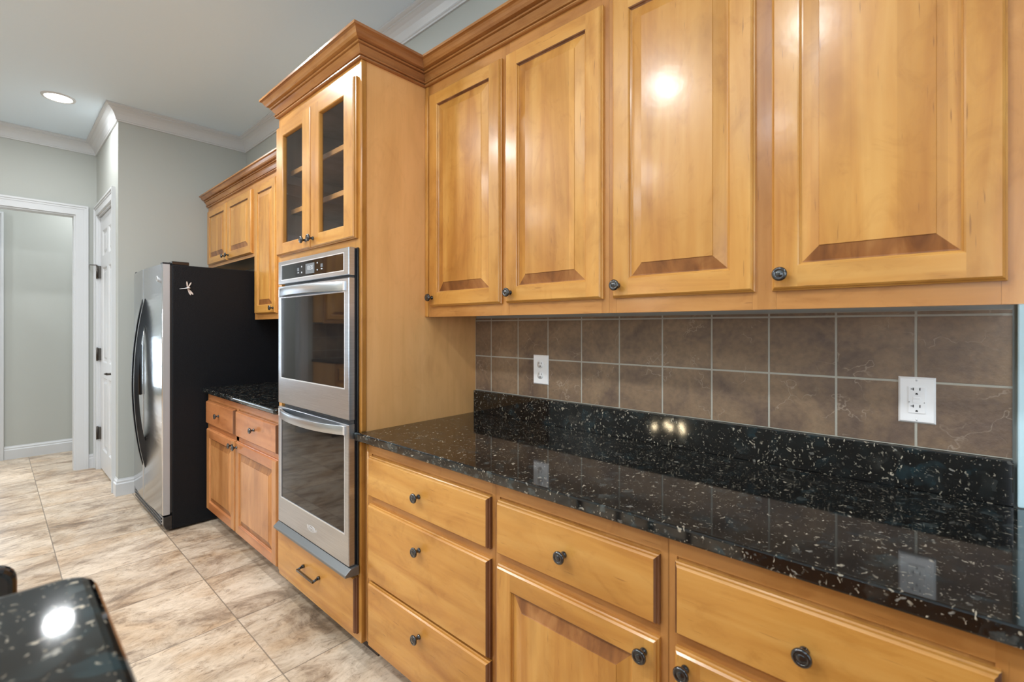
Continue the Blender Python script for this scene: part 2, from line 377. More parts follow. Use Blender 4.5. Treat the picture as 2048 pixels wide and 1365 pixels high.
# ------------------------------------------------------------------ setting
XL, XP, YP = -5.896, -4.763, -.92        # left wall, recess wall, pantry wall
XH = -6.876                              # hall wall
YF, XR, XFAR = -5.3, 2.7, -9.6
def wall(name, boxes, m=sage):
    b = MB()
    for q in boxes: b.box(*q, m)
    return struct(b.build(name, org=(boxes[0][0], boxes[0][2], boxes[0][4])))
fl = MB().box(XFAR-.1, XR+.1, YF-.1, .1, -.06, 0, floor_m); struct(fl.build('floor', org=(0,0,0)))
ce = MB().box(XFAR-.1, XR+.1, YF-.1, .1, CEIL, CEIL+.06, ceil_m); struct(ce.build('ceiling', org=(0,0,CEIL)))
wall('wall_back', [(XFAR-.1, XR+.1, 0, .1, 0, CEIL)])
wall('wall_recess', [(XP-.1, XP, YP, 0, 0, CEIL)])
DX0, DX1, DZ = -5.79, -4.96, 2.355
wall('wall_pantry', [(XL, DX0, YP, YP+.1, 0, CEIL), (DX1, XP-.1, YP, YP+.1, 0, CEIL), (DX0, DX1, YP, YP+.1, DZ, CEIL)])
OY0, OY1, OZ = -2.30, -1.068, 2.355
wall('wall_left', [(XL-.11, XL, YP+.1, OY1, 0, CEIL), (XL-.11, XL, YF, OY0, 0, CEIL), (XL-.11, XL, OY0, OY1, OZ, CEIL)])
wall('wall_hall', [(XH-.1, XH, -1.60, 0, 0, CEIL), (XH-.1, XH, YF, -3.5, 0, CEIL), (XH-.1, XH, -3.5, -1.60, 2.36, CEIL)])
FW = (-3.6, -1.15, .35, 2.25)
wall('wall_far', [(XFAR-.1, XFAR, FW[1], 0, 0, CEIL), (XFAR-.1, XFAR, YF, FW[0], 0, CEIL), (XFAR-.1, XFAR, FW[0], FW[1], 0, FW[2]), (XFAR-.1, XFAR, FW[0], FW[1], FW[3], CEIL)])
wins = [(.5, 2.2)]; wz = (.5, 2.75)
bx = [(XFAR-.1, XR+.1, YF-.1, YF, 0, wz[0]), (XFAR-.1, XR+.1, YF-.1, YF, wz[1], CEIL)]
xs = [XFAR-.1] + [q for w in wins for q in w] + [XR+.1]
for i in range(0, len(xs), 2): bx.append((xs[i], xs[i+1], YF-.1, YF, *wz))
wall('wall_front', bx)
RW = (-4.3, -1.5, .4, 2.3)
wall('wall_right', [(XR, XR+.1, RW[1], 0, 0, CEIL), (XR, XR+.1, YF, RW[0], 0, CEIL), (XR, XR+.1, RW[0], RW[1], 0, RW[2]), (XR, XR+.1, RW[0], RW[1], RW[3], CEIL)])
XE = .131; CTOP_ = .914
wc = MB().box(XE, XE+.08, -.022, -.0005, CTOP_+.0005, 2.45, blue_daylight_tint); struct(wc.build('trim_5', org=(XE+.04, 0, CTOP_), bevel=.003))

def window_y(n, x0, x1, z0, z1, y):        # in the front wall
    f = MB()
    for q in ((x0, x0+.05, y-.06, y+.02, z0, z1), (x1-.05, x1, y-.06, y+.02, z0, z1), (x0+.05, x1-.05, y-.06, y+.02, z0, z0+.05), (x0+.05, x1-.05, y-.06, y+.02, z1-.05, z1), (x0+.05, x1-.05, y-.05, y, (z0+z1)/2-.02, (z0+z1)/2+.02)): f.box(*q, white)
    w = struct(f.build('window_%d' % n, org=((x0+x1)/2, y, z0)))
    MB().box(x0+.05, x1-.05, y-.045, y-.04, z0+.05, z1-.05, pane_m).build('pane', w)
    return w
for i, w in enumerate(wins): window_y(1, *w, *wz, YF)
def window_x(n, y0, y1, z0, z1, x, s, pm):
    f = MB()
    for q in ((y0, y0+.05, z0, z1), (y1-.05, y1, z0, z1), (y0+.05, y1-.05, z0, z0+.05), (y0+.05, y1-.05, z1-.05, z1), (y0+.05, y1-.05, (z0+z1)/2-.02, (z0+z1)/2+.02)):
        f.box(x-.02*s, x+.06*s, *q, white)
    w = struct(f.build('window_%d' % n, org=(x, (y0+y1)/2, z0)))
    MB().box(x+.04*s, x+.045*s, y0+.05, y1-.05, z0+.05, z1-.05, pm).build('pane', w)
    return w
window_x(2, *RW, XR, 1, pane_side)
wf = window_x(3, *FW, XFAR, -1, pane_far)
bl = MB()
z = FW[2]+.08
while z < FW[3]-.06:
    bl.face([(XFAR-.015, FW[0]+.06, z), (XFAR-.015, FW[1]-.06, z), (XFAR+.015, FW[1]-.06, z+.03), (XFAR+.015, FW[0]+.06, z+.03)], white); z += .055
bl.build('blind', wf)

# crown round the kitchen, baseboards, casings
CP = [(0,-.113),(.010,-.113),(.012,-.105),(.017,-.101),(.017,-.094),(.021,-.084),(.030,-.062),(.044,-.043),(.060,-.031),(.066,-.028),(.066,-.021),(.073,-.018),(.082,-.011),(.082,0),(0,0)]
cr = MB().sweep([(a, CEIL-.0005+b) for a, b in CP], [(XL, YF), (XL, YP), (XP, YP), (XP, 0), (XR, 0)], white)
struct(cr.build('trim_1', org=(XL, YP, CEIL)))
BP = [(0, 0), (.018, 0), (.018, .092), (.012, .100), (.012, .112), (.006, .122), (.004, .130), (0, .130)]
def baseboard(name, path):
    return struct(MB().sweep(BP, path, white).build(name, org=(path[0][0], path[0][1], 0)))
baseboard('baseboard_recess', [(-4.868, YP), (XP, YP), (XP, -.02)])
baseboard('baseboard_left', [(XL, -.979), (XL, YP)])
baseboard('baseboard_hall', [(XH, -1.505), (XH, 0)])
baseboard('baseboard_kitchen', [(XL, YF), (XL, OY0-.1)])
def casing(o, w=.09): return o
def casing_bars(b, horiz, a0, a1, z1, plane, s):
    """stepped door casing: horiz 'x' or 'y' ; a0<a1 opening ; plane coordinate ; s = direction into the room"""
    w = .088
    for (i0, i1, t) in ((0, .055, .016), (.055, .072, .020), (.072, w, .026)):
        for side in (0, 1):
            u0, u1 = (a0-i1, a0-i0) if side == 0 else (a1+i0, a1+i1)
            q = (u0, u1, plane, plane+s*t) if horiz == 'x' else (plane, plane+s*t, u0, u1)
            b.box(*q, 0, z1+i0 if True else 0, white)
        u0, u1 = a0-i1, a1+i1
        q = (u0, u1, plane, plane+s*t) if horiz == 'x' else (plane, plane+s*t, u0, u1)
        b.box(*q, z1+i0, z1+i1, white)
b = MB(); casing_bars(b, 'y', OY0, OY1, OZ, XL, 1)
b.box(XL-.11, XL, OY1-.012, OY1, 0, OZ, white); b.box(XL-.11, XL, OY0, OY0+.012, 0, OZ, white); b.box(XL-.11, XL, OY0+.012, OY1-.012, OZ-.012, OZ, white)
struct(b.build('trim_2', org=(XL, OY1, 0)))
b = MB(); casing_bars(b, 'y', -3.5, -1.595, 2.372, XH, 1)
struct(b.build('trim_3', org=(XH, -1.6, 0)))
b = MB(); casing_bars(b, 'x', DX0, DX1, DZ, YP, -1)
b.box(DX0, DX0+.015, YP, YP+.1, 0, DZ, white); b.box(DX1-.015, DX1, YP, YP+.1, 0, DZ, white); b.box(DX0+.015, DX1-.015, YP, YP+.1, DZ-.015, DZ, white)
struct(b.build('trim_4', org=(DX0, YP, 0)))
# pantry door with raised panels
def nest(b, rects, m, front=None):
    """rects: list of (x0,x1,z0,z1,y): mitred loft between nested rectangles in the XZ plane, last one capped"""
    def R(q): x0,x1,z0,z1,y = q; return [(x0,y,z0),(x1,y,z0),(x1,y,z1),(x0,y,z1)]
    for a, c in zip(rects[:-1], rects[1:]):
        A, C_ = R(a), R(c)
        for k in range(4):
            mm = m[k] if isinstance(m, (list, tuple)) else m
            b.face([A[k], A[(k+1)%4], C_[(k+1)%4], C_[k]], mm)
    b.face(R(rects[-1]), front or (m[1] if isinstance(m, (list, tuple)) else m))
dx0, dx1, dy = DX0+.018, DX1-.018, YP+.015
d = MB()
pz = [(.20, .86), (1.00, 1.86), (1.97, 2.20)]
mid = (dx0+dx1)/2
cols = [(dx0+.11, mid-.045), (mid+.045, dx1-.11)]
xs = [dx0, cols[0][0], cols[0][1], cols[1][0], cols[1][1], dx1]; zs = [.018] + [q for p in pz for q in p] + [DZ-.02]
for i in range(5):
    for j in range(len(zs)-1):
        hole = i in (1, 3) and j in (1, 3, 5)
        x0, x1, z0, z1 = xs[i], xs[i+1], zs[j], zs[j+1]
        if hole: nest(d, [(x0,x1,z0,z1,dy), (x0+.012,x1-.012,z0+.012,z1-.012,dy+.011), (x0+.03,x1-.03,z0+.03,z1-.03,dy+.011), (x0+.05,x1-.05,z0+.05,z1-.05,dy+.003)], white)
        else: d.face([(x0,dy,z0),(x1,dy,z0),(x1,dy,z1),(x0,dy,z1)], white)
d.face([(dx0,dy,.018),(dx1,dy,.018),(dx1,dy+.04,.018),(dx0,dy+.04,.018)], white)
d.face([(dx0,dy+.04,.018),(dx1,dy+.04,.018),(dx1,dy+.04,DZ-.02),(dx0,dy+.04,DZ-.02)], white)
door = struct(d.build('door_1', org=(dx0, YP, 0)))
for z in (.34, 1.07, 1.83):
    h = MB().box(DX0-.012, DX0+.045, YP-.004, dy, z-.055, z+.055, brass_dark); h.lathe([(0,-.062),(.008,-.06),(.008,.06),(0,.062)], (DX0+.012, YP-.010, z), (0,0,1), brass_dark, 10)
    h.build('hinge', door)
h = MB().tube([(DX0+.012, YP-.012, 1.895), (DX0-.06, YP-.05, 1.90), (DX0-.09, YP-.06, 1.90)], .004, brass_dark); h.lathe([(0,0),(.009,.002),(.009,.014),(0,.016)], (DX0-.085, YP-.058, 1.90), (-1,-.3,0), white_plastic, 10)
h.build('door_stop', door)
lv = MB().lathe([(0,-.012),(.03,-.012),(.028,0),(.010,.004),(.010,.045),(0,.045)], (dx1-.065, dy, .935), (0,-1,0), brass_dark, 16)
lv.tube([(dx1-.065, dy-.045, .935), (dx1-.11, dy-.05, .935), (dx1-.175, dy-.046, .93), (dx1-.185, dy-.04, .928)], [.011,.009,.008,.009], brass_dark)
lv.build('lever_handle', door)

# the lit ceiling can in view
t = thing('recessed_light', 'round lit recessed light in the ceiling before the white door', 'ceiling light', (-4.895, -1.248, CEIL))
MB().lathe([(.078,-.002),(.080,-.010),(.094,-.008),(.098,-.0005)], (-4.895, -1.248, CEIL), (0,0,1), white, 40).build('trim_ring', t)
MB().lathe([(0,-.006),(.078,-.006),(.078,-.001)], (-4.895, -1.248, CEIL), (0,0,1), lens_m, 40).build('lens', t)
lamp(-4.895, -1.248, CAN_W*.42, CEIL-.016)

# ------------------------------------------------------------------ cabinet parts (all fronts face -Y)
KN = MB().lathe([(0,0),(.0085,0),(.0085,.003),(.006,.005),(.0052,.012),(.0065,.016),(.0125,.0185),(.0160,.0215),(.0165,.0245),(.0145,.0275),(.0110,.0285),(.0095,.0275),(.0085,.0265),(.0075,.0275),(.0045,.0288),(0,.0290)], (0,0,0), (0,-1,0), bronze, 24)
_kn = []
def knob(parent, x, z, y, s=1.0):
    if not _kn:
        o = KN.build('knob', parent, org=(0,0,0)); _kn.append(o.data)
    else:
        o = bpy.data.objects.new('knob', _kn[0]); COL.objects.link(o); o.parent = parent
    o.location = Vector((x, y, z)) - Vector(parent['_org']); o.scale = (s, s, s)
    return o
def front_ring(b, x0, x1, z0, z1, ix0, ix1, iz0, iz1, y, mv, mh):
    b.face([(x0,y,z0),(ix0,y,z0),(ix0,y,iz0),(ix0,y,iz1),(ix0,y,z1),(x0,y,z1)], mv)
    b.face([(ix1,y,z0),(x1,y,z0),(x1,y,z1),(ix1,y,z1),(ix1,y,iz1),(ix1,y,iz0)], mv)
    b.face([(ix0,y,z0),(ix1,y,z0),(ix1,y,iz0),(ix0,y,iz0)], mh)
    b.face([(ix0,y,iz1),(ix1,y,iz1),(ix1,y,z1),(ix0,y,z1)], mh)
def edge_loft(b, x0, x1, z0, z1, yb, yf, mats):
    """outer edge of a door or drawer front: square back, small ogee to the face; returns face rect"""
    t = yb - yf
    R = [(x0,x1,z0,z1,yb), (x0,x1,z0,z1,yb-t*.45), (x0+.003,x1-.003,z0+.003,z1-.003,yb-t*.55), (x0+.004,x1-.004,z0+.004,z1-.004,yb-t*.80), (x0+.008,x1-.008,z0+.008,z1-.008,yf)]
    for a, c in zip(R[:-1], R[1:]):
        A = [(a[0],a[4],a[2]),(a[1],a[4],a[2]),(a[1],a[4],a[3]),(a[0],a[4],a[3])]; C_ = [(c[0],c[4],c[2]),(c[1],c[4],c[2]),(c[1],c[4],c[3]),(c[0],c[4],c[3])]
        for k in range(4): b.face([A[k], A[(k+1)%4], C_[(k+1)%4], C_[k]], mats[k])
    b.face([(x0,yb,z0),(x0,yb,z1),(x1,yb,z1),(x1,yb,z0)], mats[0])
    return R[-1]
def raised_door(parent, x0, x1, z0, z1, yb, kx=None, kz=None, mv=wood_z, mh=wood_x, label=None, glass=False, top=None):
    yf = yb - .020; ST = .056
    b = MB()
    r = edge_loft(b, x0, x1, z0, z1, yb, yf, (mh, mv, mh, mv))
    if glass: ix0, ix1, iz0, iz1 = x0+.078, x1-.078, z0+.055, z1-.055
    else: ix0, ix1, iz0, iz1 = x0+ST, x1-ST, z0+ST, z1-ST
    front_ring(b, *r[:4], ix0, ix1, iz0, iz1, yf, mv, mh)
    # sticking round the opening; dark wood under top rail paints in its shadow
    A = [(ix0,ix1,iz0,iz1,yf), (ix0+.003,ix1-.003,iz0+.003,iz1-.003,yf+.002), (ix0+.004,ix1-.004,iz0+.004,iz1-.004,yf+.006), (ix0+.007,ix1-.007,iz0+.007,iz1-.007,yf+.009)]
    if glass: A[-1] = (ix0+.005,ix1-.005,iz0+.005,iz1-.005,yf+.018)
    for a, c in zip(A[:-1], A[1:]):
        P_ = [(a[0],a[4],a[2]),(a[1],a[4],a[2]),(a[1],a[4],a[3]),(a[0],a[4],a[3])]; Q_ = [(c[0],c[4],c[2]),(c[1],c[4],c[2]),(c[1],c[4],c[3]),(c[0],c[4],c[3])]
        for k in range(4): b.face([P_[k], P_[(k+1)%4], Q_[(k+1)%4], Q_[k]], (mh, mv, edge_wood if not glass else mh, mv)[k])
    if glass:  # open back: rebuild without the solid back face
        idx = [i for i, f in enumerate(b.f) if len(f) == 4 and all(abs(b.v[j][1]-yb) < 1e-6 for j in f)]
        for i in idx: b.f[i] = None
        keep = [i for i in range(len(b.f)) if b.f[i] is not None]
        b.f = [b.f[i] for i in keep]; b.m = [b.m[i] for i in keep]; b.sm = [b.sm[i] for i in keep]
    o = b.build('door', parent)
    if glass:
        MB().box(ix0+.004, ix1-.004, yf+.012, yf+.015, iz0+.004, iz1-.004, glass_m).build('glass_pane', o)
    else:
        p = MB(); e = .006; bw = .036
        x0_, x1_, z0_, z1_ = ix0+e, ix1-e, iz0+e, iz1-e
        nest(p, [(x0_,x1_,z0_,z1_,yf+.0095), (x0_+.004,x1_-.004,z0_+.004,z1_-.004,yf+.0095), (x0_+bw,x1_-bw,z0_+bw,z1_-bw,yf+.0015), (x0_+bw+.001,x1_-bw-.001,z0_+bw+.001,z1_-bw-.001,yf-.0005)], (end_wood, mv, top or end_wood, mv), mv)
        p.build('raised_panel', o)
    if kx is not None: knob(o, kx, kz, yf)
    return o
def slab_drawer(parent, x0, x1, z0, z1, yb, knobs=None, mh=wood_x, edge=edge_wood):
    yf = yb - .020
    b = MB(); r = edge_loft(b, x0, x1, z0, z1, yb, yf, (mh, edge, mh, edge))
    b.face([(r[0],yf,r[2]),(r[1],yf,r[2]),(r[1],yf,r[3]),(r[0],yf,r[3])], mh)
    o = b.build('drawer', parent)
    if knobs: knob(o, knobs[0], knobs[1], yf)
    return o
def face_frame(parent, x0, x1, z0, z1, y, stiles, rails, mv=wood_z, mh=wood_x, t=.019):
    """stiles: x ranges full height; rails: (xa, xb, za, zb)"""
    b = MB()
    for a, c in stiles: b.box(a, c, y, y+t, z0, z1, mv)
    for q in rails: b.box(q[0], q[1], y, y+t, q[2], q[3], mh)
    return b.build('face_frame', parent, bevel=.0008, seg=1)

CTOP, CBOT = .914, .882
BF = -.600     # base face frame front
# ---- right base run
def base_unit(label, x0, x1, rows, doors, sl, sr, wx=wood_x, wz_=wood_z, group='maple base cabinets', seam_rails=(.655,.668)):
    t = thing('base_cabinet', label, 'cabinet', ((x0+x1)/2, BF, 0), group)
    MB().box(x0+.001, x1-.001, BF+.019, -.012, .10, CBOT-.001, side_wood).build('carcass', t)
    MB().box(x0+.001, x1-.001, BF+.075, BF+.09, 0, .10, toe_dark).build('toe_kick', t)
    rails = [(x0+sl, x1-sr, .835, CBOT-.001), (x0+sl, x1-sr, .10, .118), (x0+sl, x1-sr, .645, .682)]
    mids = []
    if len(rows) > 1 and rows[0][1]-rows[0][0] < (x1-x0)*.7: mids.append(((rows[0][1]+rows[1][0])/2-.02, (rows[0][1]+rows[1][0])/2+.02))
    st = [(x0+.0005, x0+sl), (x1-sr, x1-.0005)]
    ff = MB()
    fx, fz = (wx, wz_) if wx is redwood_x else (shaded_frame_x, shaded_frame_z)
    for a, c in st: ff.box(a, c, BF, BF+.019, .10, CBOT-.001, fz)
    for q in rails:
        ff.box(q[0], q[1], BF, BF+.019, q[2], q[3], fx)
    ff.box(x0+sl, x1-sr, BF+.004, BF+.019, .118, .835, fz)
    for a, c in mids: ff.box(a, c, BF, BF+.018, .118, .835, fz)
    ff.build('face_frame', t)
    for r in rows: slab_drawer(t, r[0], r[1], r[2], r[3], BF, r[4], wx)
    for d_ in doors: raised_door(t, d_[0], d_[1], d_[2], d_[3], BF, d_[4], d_[5], wz_, wx)
    return t
base_unit('maple base cabinet of three drawers, beside the double oven', -1.640, -.951,
          [(-1.617, -.966, .677, .829, (-1.292, .754)), (-1.617, -.966, .360, .648, (-1.290, .575)), (-1.617, -.966, .105, .350, (-1.290, .285))], [], .025, .015)
base_unit('maple base cabinet with drawer over door, between the three-drawer stack and the right frame edge', -.951, -.432,
          [(-.935, -.450, .677, .829, (-.695, .754))], [(-.935, -.450, .118, .648, -.480, .612)], .016, .018)
base_unit('rightmost maple base cabinet, drawer over door, cut by the right frame edge', -.432, .20,
          [(-.414, .066, .677, .829, (-.176, .753))], [(-.414, .066, .118, .648, -.388, .618)], .018, .14)
# scribe strip beside the tower
tag(MB().lathe([(0,0),(.006,0),(.006,.78),(0,.78)], (-1.647, BF+.004, .10), (0,0,1), wood_z, 10).build('scribe_moulding', org=(-1.647, BF, .10)), 'thin upright wooden strip between oven tower and three-drawer cabinet', 'moulding')
# ---- worktop
def bull(poly, name, z0, z1, org, r=.011):
    b = MB().prism(poly, 'z', z0, z1, granite_m)
    return b.build(name, org=org, bevel=r, seg=4)
w = bull([(XE+.10, -.023), (-1.664, -.023), (-1.664, -.6175), (-1.690, -.6175), (-1.690, -.628), (-1.682, -.637), (XE+.10, -.637)], 'worktop', CBOT, CTOP, (-.77, -.3, CBOT))
tag(w, 'long black speckled granite worktop under the tiled backsplash', 'worktop')
w = MB().box(-1.663, XE-.006, -.0225, -.001, CBOT+.002, 1.018, granite_m).build('granite_upstand', org=(-.77, -.01, CTOP), bevel=.0025)
tag(w, 'black granite upstand strip along the wall behind the long worktop', 'backsplash')
# ---- tile backsplash
def tiles(name, x_lines, z_lines, y, org, right_bull=False):
    g = MB().box(x_lines[0], x_lines[-1], y+.0012, 0-.0005, z_lines[0], z_lines[-1], grout_m)
    o = g.build(name, org=org)
    b = MB(); gp = .0027
    for i in range(len(x_lines)-1):
        for j in range(len(z_lines)-1):
            x0, x1, z0, z1 = x_lines[i]+gp, x_lines[i+1]-gp, z_lines[j]+gp, z_lines[j+1]-gp
            if right_bull and i == len(x_lines)-2: x1 += gp
            b.box(x0, x1, y, y+.002, z0, z1, slate_m)
    b.build('tile_faces', o, bevel=.0012, seg=2)
    return o
XT_ = [-1.664] + [-1.557+.16810*k for k in range(10)] + [.124]
o = tiles('tile_backsplash', XT_, [1.019, 1.1845, 1.3525, 1.3655], -.009, (-.77, 0, 1.019), True)
tag(o, 'brown stone tile backsplash under the long upper cabinets', 'backsplash')
# ---- outlets
def plate(t, x0, x1, z0, z1, y):
    b = MB(); nest(b, [(x0,x1,z0,z1,y), (x0,x1,z0,z1,y-.002), (x0+.004,x1-.004,z0+.004,z1-.004,y-.006)], white_plastic); b.build('cover_plate', t)
t = thing('power_outlet', 'white duplex outlet on the tiles nearest the oven tower', 'outlet', (-1.2565, -.009, 1.079))
plate(t, -1.297, -1.216, 1.079, 1.203, -.009)
for zc in (1.164, 1.118):
    r = MB().lathe([(.0165,0),(.0165,.0015),(0,.0015)], (-1.2565, -.015, zc), (0,-1,0), white_plastic, 24); ro = r.build('receptacle', t)
    for dx in (-.0063, .0063): MB().box(-1.2565+dx-.0011, -1.2565+dx+.0011, -.0172, -.0164, zc+.0005, zc+.0085, dark_slot).build('slot', ro)
    MB().lathe([(.0026,0),(.0026,.0008),(0,.0008)], (-1.2565, -.0165, zc-.0075), (0,-1,0), dark_slot, 12).build('ground_hole', ro)
t = thing('power_outlet', 'white rectangular outlet with test buttons on the tiles at right', 'outlet', (-.0425, -.009, 1.081))
plate(t, -.0785, -.0065, 1.081, 1.1965, -.009)
cx, cz = -.0425, 1.139
ro = MB().box(cx-.0165, cx+.0165, -.0175, -.0145, cz-.033, cz+.033, white_plastic).build('receptacle', t, bevel=.0006)
for sg in (1, -1):
    zc = cz + sg*.0215 - .001
    MB().box(cx-.0075, cx-.0055, -.0182, -.0174, zc+.0035, zc+.0105, dark_slot).box(cx-.0115, cx-.0075, -.0182, -.0174, zc+.0062, zc+.0078, dark_slot).build('slot', ro)
    MB().box(cx+.0052, cx+.0072, -.0182, -.0174, zc+.0040, zc+.0108, dark_slot).build('slot', ro)
    MB().prism([(cx+.0026*math.cos(a), zc-.0065+.0045*math.sin(a)) for a in [PI*k/8 for k in range(9)]], 'y', -.0182, -.0174, dark_slot).build('ground_hole', ro)
for dx in (-.0145, .0145): MB().box(cx+dx-.0008, cx+dx+.0008, -.0182, -.0174, cz-.0065, cz-.0045, dark_slot).build('indicator_light', ro)
for z0 in (cz+.0005, cz-.0075): MB().box(cx-.0075, cx+.0065, -.0188, -.0174, z0, z0+.0068, white_plastic).build('test_button', ro, bevel=.0004)
for z0 in (1.0895, 1.1885): MB().lathe([(.0022,0),(.0022,.001),(0,.0012)], (cx, -.0148, z0), (0,-1,0), silver, 12).build('screw', t)

# ---- upper cabinets
TX0, TX1, TF = -2.450, -1.666, -.615
UF = -.306; UB = 1.366; UT = 2.400
def upper_unit(label, x0, x1, z0, doors, stiles, group, wx=wood_x, wz_=wood_z):
    t = thing('upper_cabinet', label, 'cabinet', ((x0+x1)/2, UF, z0), group)
    c = MB().box(x0+.001, x1-.001, UF+.019, -.012, z0+.012, UT, side_wood); c.build('carcass', t)
    dz0, dz1 = doors[0][2], doors[0][3]
    ff = MB()
    for a, c_ in stiles: ff.box(a+.0003, c_-.0003, UF, UF+.019, z0, UT, shaded_frame_z)
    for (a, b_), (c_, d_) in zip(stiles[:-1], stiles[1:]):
        ff.box(b_, c_, UF, UF+.019, dz1-.012, UT, shaded_frame_x); ff.box(b_, c_, UF, UF+.019, z0, dz0+.012, shaded_frame_x)
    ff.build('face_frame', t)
    for q in doors: raised_door(t, q[0], q[1], q[2], q[3], UF, q[4], q[5], wz_, wx, top=wz_)  # lighter top bevel puts the strong light from above into the wood
    return t
UZ0, UZ1 = 1.410, 2.318
G_U = 'long maple upper cabinets'
upper_unit('two-door maple upper cabinet adjoining the oven tower', -1.642, -.752, UB,
           [(-1.622, -1.199, UZ0, UZ1, -1.597, 1.447), (-1.174, -.769, UZ0, UZ1, -1.146, 1.447)], [(-1.642, -1.612), (-1.205, -1.166), (-.778, -.752)], G_U)
upper_unit('two-door maple upper cabinet at the right, largest in the photo', -.752, .129, UB,
           [(-.734, -.337, UZ0, UZ1, -.711, 1.447), (-.300, .094, UZ0, UZ1, -.276, 1.447)], [(-.752, -.726), (-.346, -.292), (.086, .129)], G_U)
tag(MB().box(-1.664, -1.6425, UF-.006, UF+.02, UB, 2.3655, wood_z).build('scribe_moulding', org=(-1.653, UF, UB), bevel=.004), 'upright wooden strip between oven tower and the long upper cabinets', 'moulding')
KP = [(0,0),(.010,0),(.0140,.0025),(.0140,.0065),(.0075,.0095),(.0175,.0110),(.0200,.0145),(.0175,.0180),(.0120,.0200),(.022,.034),(.028,.0405),(.0205,.0435),(.032,.0455),(.0355,.049),(.032,.0520),(.029,.0545),(.045,.057),(.0515,.064),(.0555,.072),(.060,.0785),(.0655,.081),(.070,.082),(.070,.092),(0,.092)]
KZ = 2.366
o = MB().sweep([(a, KZ+c) for a, c in KP], [(TX1+.001, TF), (TX1+.001, UF-.0005), (.129, UF-.0005)], crown_x, lo=1).build('crown_moulding', org=(-.77, UF, KZ))
tag(o, 'wooden crown moulding along the top of the long right-hand upper cabinets', 'moulding')

# ---- oven tower
TX0, TX1, TF = -2.450, -1.666, -.615
t = thing('oven_tower_cabinet', 'tall maple cabinet with glass doors housing the double oven', 'cabinet', ((TX0+TX1)/2, TF, 0))
MB().box(TX1-.018, TX1, TF+.019, -.001, .09, UT, side_wood).build('side_panel', t)
MB().box(TX0, TX0+.018, TF+.019, -.001, .09, UT, side_wood).build('side_panel', t)
MB().box(TX0+.018, TX1-.018, -.022, -.004, .09, UT, interior).build('back_panel', t)
b = MB()
for z in (1.655, 2.35): b.box(TX0+.018, TX1-.018, TF+.02, -.022, z-.009, z+.009, interior)
b.box(TX0+.018, TX0+.022, TF+.02, -.022, 1.664, 2.341, interior); b.box(TX1-.022, TX1-.018, TF+.02, -.022, 1.664, 2.341, interior)
b.build('compartment', t)
for z in (1.902, 2.098):
    s = MB().box(TX0+.022, TX1-.022, TF+.055, -.022, z-.010, z+.010, interior); s.box(TX0+.022, TX1-.022, TF+.048, TF+.055, z-.011, z+.011, side_wood); s.build('shelf', t)
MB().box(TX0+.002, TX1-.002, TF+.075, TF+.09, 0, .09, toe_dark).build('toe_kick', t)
ff = MB()
for a, c in ((TX0, TX0+.032), (TX1-.050, TX1)): ff.box(a, c, TF, TF+.019, .09, UT, wood_z)
for a, c in ((.09, .135), (.335, .352), (1.638, 1.69), (2.290, UT)): ff.box(TX0+.032, TX1-.050, TF, TF+.019, a, c, wood_x)
ff.build('face_frame', t)
MB().box(TX1-.010, TX1+.0045, TF-.002, TF+.020, CTOP+.001, KZ, wood_z).build('corner_bead', t, bevel=.003)
for (x0, x1, kx) in ((-2.440, -2.0665, -2.105), (-2.0645, -1.690, -2.036)):
    raised_door(t, x0, x1, 1.672, 2.308, TF, kx, 1.712, glass=True)
dr = slab_drawer(t, -2.418, -1.686, .122, .346, TF)
pl = MB()
for x in (-2.125, -1.975): pl.tube([(x, TF-.020, .243), (x, TF-.030, .243)], .008, bronze, 10)
pl.tube([(-2.125, TF-.026, .243), (-2.125, TF-.048, .236)], .0055, bronze, 8); pl.tube([(-1.975, TF-.026, .243), (-1.975, TF-.048, .236)], .0055, bronze, 8)
pl.tube([(-2.129, TF-.050, .236), (-1.971, TF-.050, .236)], .006, bronze, 4, square=True)
pl.build('pull_handle', dr)
b = MB().sweep([(a, KZ+c) for a, c in KP], [(TX0, UF-.08), (TX0, TF), (TX1, TF), (TX1, UF), (0, UF)], crown_x, mats=[crown_y, crown_x, crown_y, crown_x], hi=1)
b.build('crown', t)

